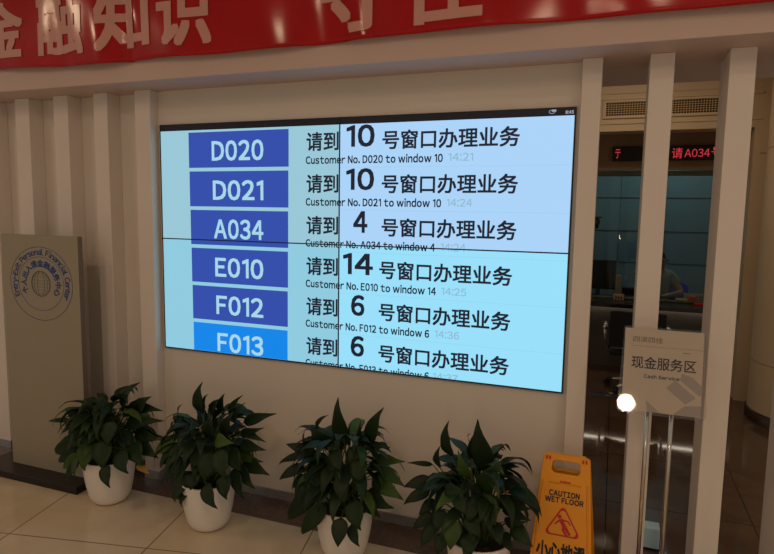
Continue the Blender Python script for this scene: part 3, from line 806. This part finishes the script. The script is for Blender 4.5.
for i in range(1, 6):
    z = VZ0+(VZ1-VZ0)*i/6; bx(bm, VX0, VX1, 3.334, 3.338, z-.0024, z+.0024)
o = fin_bm('lattice', bm, 'ventbar'); adopt(vg, o)

# ------------------------------------------------------------------ LED message sign
ld = empty('led_sign', (1.85, 3.92, 2.28)); tag(ld, 'black LED ticker sign with red characters above the teller window', 'sign')
L0, L1 = atY(612.5, 161, 3.88), atY(612.5, 147, 3.88)
lx0, lz0, lz1 = L0.x, L0.z, L1.z
o = box('case', lx0, 2.56, 3.88, 3.9495, lz0, lz1, 'led', bevel=.004); adopt(ld, o)
bm = bmesh.new(); h = lz1-lz0; f = lambda x, z: (x, 3.8785, z)
a = atY(615, 155, 3.878).x; b = atY(620.5, 155, 3.878).x; put_text(bm, '亍', a, b, lz0+h*.20, lz0+h*.82, f, .0)
o = fin_bm('led_symbol', bm, 'ledred'); adopt(ld, o); bm = bmesh.new()
a = atY(671.8, 155, 3.878).x; b = atY(682.5, 155, 3.878).x; put_text(bm, '请', a, b, lz0+h*.12, lz0+h*.85, f, .0)
a = atY(684.5, 155, 3.878).x; b = atY(709.7, 155, 3.878).x; put_text(bm, 'A034', a, b, lz0+h*.2, lz0+h*.75, f, 0)
a = atY(711.2, 155, 3.878).x; put_text(bm, '号', a, a+.12, lz0+h*.15, lz0+h*.85, f, 0)
o = fin_bm('led_text', bm, 'ledred'); adopt(ld, o)

# ------------------------------------------------------------------ counter
ct = empty('service_counter', (1.4, 4.0, 0)); tag(ct, 'long dark-topped service counter with lit underside behind the fins', 'counter')
o = box('worktop', .16, 2.59, 3.72, 4.45, .752, .795, 'counter_top', bevel=.004); adopt(ct, o)
o = box('front_panel', .16, 2.59, 3.95, 4.0, .08, .752, 'counter_front'); adopt(ct, o)
o = box('plinth', .16, 2.59, 3.94, 4.0, 0, .08, 'plinth'); adopt(ct, o)
o = box('light_strip', .2, 2.56, 3.90, 3.925, .742, .752, 'ledstrip'); adopt(ct, o); o['label'] = 'lit strip under the worktop'

def thing_box(name, label, cat, x0, x1, y0, y1, z0, z1, m_, group=None, bevel=.004):
    o = box(name, x0, x1, y0, y1, z0, z1, m_, bevel=bevel); return tag(o, label, cat, group)
CTZ = .795
# monitor
mn = empty('computer_monitor', (1.3, 4.32, CTZ)); tag(mn, 'black computer monitor standing on the counter behind the glass', 'monitor')
o = box('display', 1.06, 1.452, 4.30, 4.34, .875, 1.212, 'monitor', bevel=.006); adopt(mn, o)
o = box('neck', 1.24, 1.29, 4.34, 4.365, .80, .98, 'black'); adopt(mn, o)
o = box('foot', 1.16, 1.37, 4.27, 4.43, CTZ, .806, 'black', bevel=.004); adopt(mn, o)
# microphone
mc = empty('desk_microphone', (1.46, 4.25, CTZ)); tag(mc, 'thin gooseneck microphone curving right from beside the monitor', 'microphone')
o = box('base', 1.455, 1.515, 4.25, 4.30, CTZ, 1.05, 'beigep', bevel=.004); adopt(mc, o)
g = [atY(617, 287, 4.27), atY(622, 281, 4.27), atY(629, 274, 4.27), atY(636, 271, 4.27), atY(644, 272, 4.27)]
bm = bmesh.new(); tube(bm, [(1.50, 4.27, 1.04)] + g[1:], .004, 8); o = fin_bm('gooseneck', bm, 'chrome', smooth=True); adopt(mc, o)
bm = bmesh.new(); e_ = g[-1]; tube(bm, [e_, e_+Vector((.05, 0, -.012))], .011, 10); o = fin_bm('microphone_head', bm, 'black', smooth=True); adopt(mc, o)
# white device in front of glass
dv = empty('card_reader', (1.5, 4.05, CTZ)); tag(dv, 'small beige box with three dark slots on the counter edge', 'card reader')
o = box('casing', 1.437, 1.552, 4.03, 4.10, CTZ, .858, 'beigep', bevel=.008); adopt(dv, o)
bm = bmesh.new()
for x in (1.458, 1.486, 1.514): bx(bm, x, x+.016, 4.0285, 4.031, .81, .835)
o = fin_bm('slot', bm, 'black'); adopt(dv, o)
o = thing_box('keyboard', 'dark keyboard and papers lying right of the beige box', 'keyboard', 1.55, 1.72, 4.17, 4.29, CTZ, .82, 'black')
o = thing_box('document_printer', 'low black printer beside the keyboard behind the glass', 'printer', 1.53, 1.66, 4.34, 4.44, CTZ, .9, 'monitor', bevel=.01)
o = thing_box('desk_tray', 'yellow tray on the counter in front of the teller', 'tray', 2.08, 2.19, 4.17, 4.24, CTZ, .828, 'yel')
o = thing_box('pen_holder', 'small orange holder on the counter beside the yellow tray', 'holder', 2.20, 2.27, 4.17, 4.22, CTZ, .868, 'orange', bevel=.01)
o = thing_box('folder', 'red folder lying on the counter under the nameplate', 'folder', 2.24, 2.50, 3.98, 4.09, CTZ, .812, 'redp')
np_ = empty('nameplate', (2.3, 4.2, CTZ)); tag(np_, 'beige desk nameplate with small dark characters behind the glass', 'nameplate')
o = box('plate', 2.16, 2.42, 4.26, 4.28, CTZ, .885, 'beigep', bevel=.003); adopt(np_, o)
o = text('lettering', '工号 108', 2.20, 2.38, .835, .86, 4.2585, 'signred'); at_origin(o, np_)
cm = empty('security_camera', (1.2, 3.9, 1.5)); tag(cm, 'small black camera fixed to the glass frame near the left fin', 'camera')
a_ = atY(599.5, 217, 4.09); 
o = box('bracket', a_.x-.09, a_.x+.03, 4.08, 4.12, a_.z-.012, a_.z+.004, 'black'); adopt(cm, o)
bm = bmesh.new(); tube(bm, [(a_.x-.03, 4.09, a_.z-.01), (a_.x-.03, 4.085, a_.z-.06), (a_.x-.04, 4.07, a_.z-.12)], [.03, .04, .03], 12); o = fin_bm('camera_body', bm, 'black', smooth=True); adopt(cm, o)

# blue chair in the teller room
def arc_panel(bm, cx, cyy, r, a0, a1, z0, z1, th=.03, n=10, top_round=.012):
    for ri in (r, r+th): pass
    ring_ = []
    for i in range(n+1):
        t = i/n; a = a0+(a1-a0)*t; zt = z1 - top_round*(2*t-1)**4
        ring_.append([bm.verts.new((cx+rr*math.cos(a), cyy+rr*math.sin(a), z)) for rr, z in ((r, z0), (r+th, z0), (r+th, zt), (r, zt))])
    for A, B in zip(ring_, ring_[1:]):
        for kq in range(4): bm.faces.new((A[kq], A[(kq+1) % 4], B[(kq+1) % 4], B[kq]))
    bm.faces.new(ring_[0][::-1]); bm.faces.new(ring_[-1])
def office_chair(x, y, rz, fab, label, seat_z=.46, back_top=.9, arms=True, tr=.012):
    e = empty('office_chair', (x, y, 0)); e.rotation_euler = (0, 0, rz); tag(e, label, 'chair')
    L = []
    bm = bmesh.new(); bx(bm, -.24, .24, -.22, .24, seat_z-.07, seat_z); L.append(fin_bm('seat', bm, fab, e, bevel=.03, seg=3))
    bm = bmesh.new(); arc_panel(bm, 0, .35, .58, -PI/2-.42, -PI/2+.42, seat_z+.02, back_top, .035, top_round=tr); bmesh.ops.recalc_face_normals(bm, faces=bm.faces[:]); L.append(fin_bm('backrest', bm, fab, e, bevel=.01))
    bm = bmesh.new(); tube(bm, [(0, -.10, seat_z-.08), (0, -.26, seat_z-.06), (0, -.275, seat_z+.15)], .018, 8); L.append(fin_bm('back_support', bm, 'black', e, smooth=True))
    bm = bmesh.new(); tube(bm, [(0, 0, .09), (0, 0, seat_z-.06)], .025, 12); L.append(fin_bm('gas_column', bm, 'chrome', e, smooth=True))
    if arms:
        for s in (-1, 1):
            bm = bmesh.new(); tube(bm, [(s*.24, .05, seat_z-.05), (s*.29, .03, seat_z+.02), (s*.29, -.02, seat_z+.18)], .012, 8); tube(bm, [(s*.29, -.14, seat_z+.19), (s*.29, .12, seat_z+.19)], .02, 10)
            L.append(fin_bm('armrest', bm, 'chrome', e, smooth=True))
    bm = bmesh.new()
    for i in range(5):
        a = 2*PI*i/5+.3; tube(bm, [(0, 0, .1), (math.cos(a)*.26, math.sin(a)*.26, .065)], [.025, .014], 8)
    L.append(fin_bm('star_base', bm, 'chrome', e, smooth=True))
    for i in range(5):
        a = 2*PI*i/5+.3; c = Vector((math.cos(a)*.26, math.sin(a)*.26, .027)); t_ = Vector((-math.sin(a), math.cos(a), 0))
        bm = bmesh.new(); tube(bm, [c-t_*.02, c+t_*.02], .027, 14); tube(bm, [c, c+Vector((0, 0, .045))], .006, 6); L.append(fin_bm('caster', bm, 'black', e, smooth=False))
    return e
office_chair(1.665, 3.33, 0, 'chairfab', 'black office chair with metal armrests drawn up to the counter', .44, .815)
office_chair(2.03, 5.38, math.radians(8), 'bluefab', 'blue office chair in the teller room behind the seated person', .50, .92, arms=False, tr=.06)

# ------------------------------------------------------------------ the teller
def skin_mesh(name, verts, edges, radii, m_, parent, root=0, sub=2):
    me = bpy.data.meshes.new(name); me.from_pydata([tuple(v) for v in verts], edges, [])
    o = bpy.data.objects.new(name, me); C.objects.link(o)
    me.materials.append(M[m_])
    o.modifiers.new('skin', 'SKIN')
    for i, r in enumerate(radii):
        sv = me.skin_vertices[0].data[i]; sv.radius = (r, r) if not isinstance(r, tuple) else r; sv.use_root = (i == root)
    s = o.modifiers.new('sub', 'SUBSURF'); s.levels = sub; s.render_levels = sub
    dg = bpy.context.evaluated_depsgraph_get()
    m2 = bpy.data.meshes.new_from_object(o.evaluated_get(dg))
    bpy.data.objects.remove(o)
    for p in m2.polygons: p.use_smooth = True; p.material_index = 0
    o = bpy.data.objects.new(name, m2); C.objects.link(o)
    if not m2.materials: m2.materials.append(M[m_])
    return o
PX, PY = 1.90, 4.78
pe = empty('person', (PX, PY, 0)); tag(pe, 'seated person in a pale grey shirt with dark hair and glasses behind the glass', 'person')
V = []; E_ = []; Rr = []
def addv(p, r, par=None):
    V.append(p); Rr.append(r)
    if par is not None: E_.append((par, len(V)-1))
    return len(V)-1
pel = addv((PX, PY, .52), (.15, .11)); wst = addv((PX, PY-.01, .68), (.14, .10), pel); chs = addv((PX, PY-.03, .92), (.155, .105), wst)
sho = addv((PX, PY-.03, 1.03), (.11, .085), chs); nk = addv((PX, PY-.05, 1.11), .05, sho); hd_ = addv((PX-.005, PY-.07, 1.18), (.072, .085), nk); ht = addv((PX-.005, PY-.06, 1.245), (.066, .08), hd_)
for s in (-1, 1):
    s1 = addv((PX+s*.17, PY-.03, 1.02), .056, sho); el = addv((PX+s*.23, PY-.16, .83), .043, s1)
    wr = addv((PX-.02 if s > 0 else PX-.22, PY-.36, .835), .028, el); hn = addv((PX-.11 if s > 0 else PX-.27, PY-.41, .832), (.034, .016), wr)
    for q in range(4):
        b0 = V[hn]; dx = -.05 - .006*q; addv((b0[0]+dx*.8, b0[1]-.02+q*.018, b0[2]-.004), .009, hn)
    addv((b0[0]-.01, b0[1]-.045, b0[2]+.01), .010, hn)
    kn = addv((PX+s*.12, PY-.40, .50), .065, pel if s else pel); an = addv((PX+s*.12, PY-.38, .10), .042, kn); addv((PX+s*.12, PY-.52, .04), .035, an)
o = skin_mesh('body', V, E_, Rr, 'skin', pe); at_origin(o, pe)
# shirt: an outer skin over the torso and upper arms
V = []; E_ = []; Rr = []
a = addv((PX, PY, .56), (.165, .125)); b = addv((PX, PY-.01, .70), (.158, .118), a); c = addv((PX, PY-.03, .92), (.168, .12), b); d = addv((PX, PY-.03, 1.035), (.12, .095), c)
for s in (-1, 1):
    s1 = addv((PX+s*.175, PY-.03, 1.02), .068, d); addv((PX+s*.212, PY-.11, .91), .060, s1)
o = skin_mesh('shirt', V, E_, Rr, 'shirt', pe); at_origin(o, pe)
V = []; E_ = []; Rr = []
a = addv((PX, PY+.01, .54), (.17, .135))
for s in (-1, 1):
    kn = addv((PX+s*.12, PY-.40, .50), .078, a); addv((PX+s*.12, PY-.38, .12), .056, kn)
o = skin_mesh('trousers', V, E_, Rr, 'blktrouser', pe); at_origin(o, pe)
bm = bmesh.new(); bmesh.ops.create_icosphere(bm, subdivisions=3, radius=1)
for v in bm.verts:
    n_ = v.co.copy(); v.co = Vector((PX-.008+n_.x*.082, PY-.045+n_.y*.098, 1.225+n_.z*.085))
    if n_.y < -.35 and n_.z < .45: v.co = v.co.lerp(Vector((PX, PY-.04, 1.22)), .45)
o = fin_bm('hair', bm, 'hair', smooth=True); adopt(pe, o)
bm = bmesh.new()
for s in (-1, 1):
    tube(bm, [(PX+s*.032+.02*math.cos(t*PI/6), PY-.158, 1.205+.016*math.sin(t*PI/6)) for t in range(12)], .003, 5, True)
    tube(bm, [(PX+s*.054, PY-.156, 1.207), (PX+s*.078, PY-.06, 1.205)], .003, 5)
    bmesh.ops.create_icosphere(bm, subdivisions=1, radius=.007, matrix=Matrix.Translation((PX+s*.032, PY-.148, 1.205)))
o = fin_bm('glasses', bm, 'black', smooth=True); adopt(pe, o)
bm = bmesh.new(); tube(bm, [(PX-.003, PY-.150, 1.205), (PX-.003, PY-.168, 1.180), (PX-.003, PY-.150, 1.172)], [.006, .011, .006], 8)
o = fin_bm('nose', bm, 'skin', smooth=True); adopt(pe, o)
pe.rotation_euler = (0, 0, math.radians(28))

# ------------------------------------------------------------------ lamps
def lamp(x, y, z, r, label, m_='lamp'):
    e = empty('ceiling_light', (x, y, z)); tag(e, label, 'ceiling light', 'round ceiling lights')
    bm = bmesh.new(); lathe(bm, [(r, z-.004), (r+.02, z-.006), (r+.03, z), (r, z)], x, y, 32)
    o = fin_bm('lamp_ring', bm, 'ring', smooth=True); adopt(e, o)
    bm = bmesh.new(); vs = [bm.verts.new((x+r*math.cos(-2*PI*i/32), y+r*math.sin(-2*PI*i/32), z-.005)) for i in range(32)]; bm.faces.new(vs)
    o = fin_bm('diffuser', bm, m_); adopt(e, o)
    return e
for i, (x, y) in enumerate(((-3.75, -2.4), (-1.19, -3.2), (.3, -4.6), (1.52, -3.6), (3.0, -2.4), (3.0, -4.4))):
    lamp(x, y, 3.6, .15, 'round warm ceiling light over the lobby, behind the camera')
lamp(1.5, 2.1, 3.2, .14, 'round warm ceiling light over the hall behind the fins')
lamp(1.0, 5.2, 2.9, .2, 'round cool ceiling light in the teller room, left', 'lampcool')
lamp(2.1, 5.5, 2.9, .2, 'round cool ceiling light in the teller room, right', 'lampcool')

fl = empty('added_highlight_lamp', (1.62, -4.5, 0)); tag(fl, 'added unseen warm globe lamp behind the camera, making the highlight in the acrylic sign', 'added lamp')  # unseen lamp added to put a bright highlight on the acrylic sign
bm = bmesh.new(); lathe(bm, [(.001, 0), (.14, 0), (.14, .015), (.001, .02)], 1.62, -4.5, 32); o = fin_bm('base', bm, 'black'); adopt(fl, o)
bm = bmesh.new(); tube(bm, [(1.62, -4.5, .015), (1.62, -4.5, 1.08)], .012, 12); o = fin_bm('pole', bm, 'chrome', smooth=True); adopt(fl, o)
bm = bmesh.new(); bmesh.ops.create_uvsphere(bm, u_segments=24, v_segments=16, radius=.085, matrix=Matrix.Translation((1.62, -4.5, 1.18))); o = fin_bm('lamp_shade', bm, 'lamp', smooth=True); adopt(fl, o)

wd = bpy.data.worlds.new('world'); sc.world = wd; wd.use_nodes = True
bg = wd.node_tree.nodes['Background']; bg.inputs[0].default_value = (1, .82, .66, 1); bg.inputs[1].default_value = .30

vs = sc.view_settings
sc.display_settings.display_device = 'sRGB'
vs.view_transform = 'Standard'; vs.look = 'None'; vs.gamma = 1; vs.use_curve_mapping = False; vs.exposure = 0
sc.cycles.use_denoising = True
sc.cycles.max_bounces = 8; sc.cycles.transparent_max_bounces = 12
sc.cycles.sample_clamp_indirect = 6
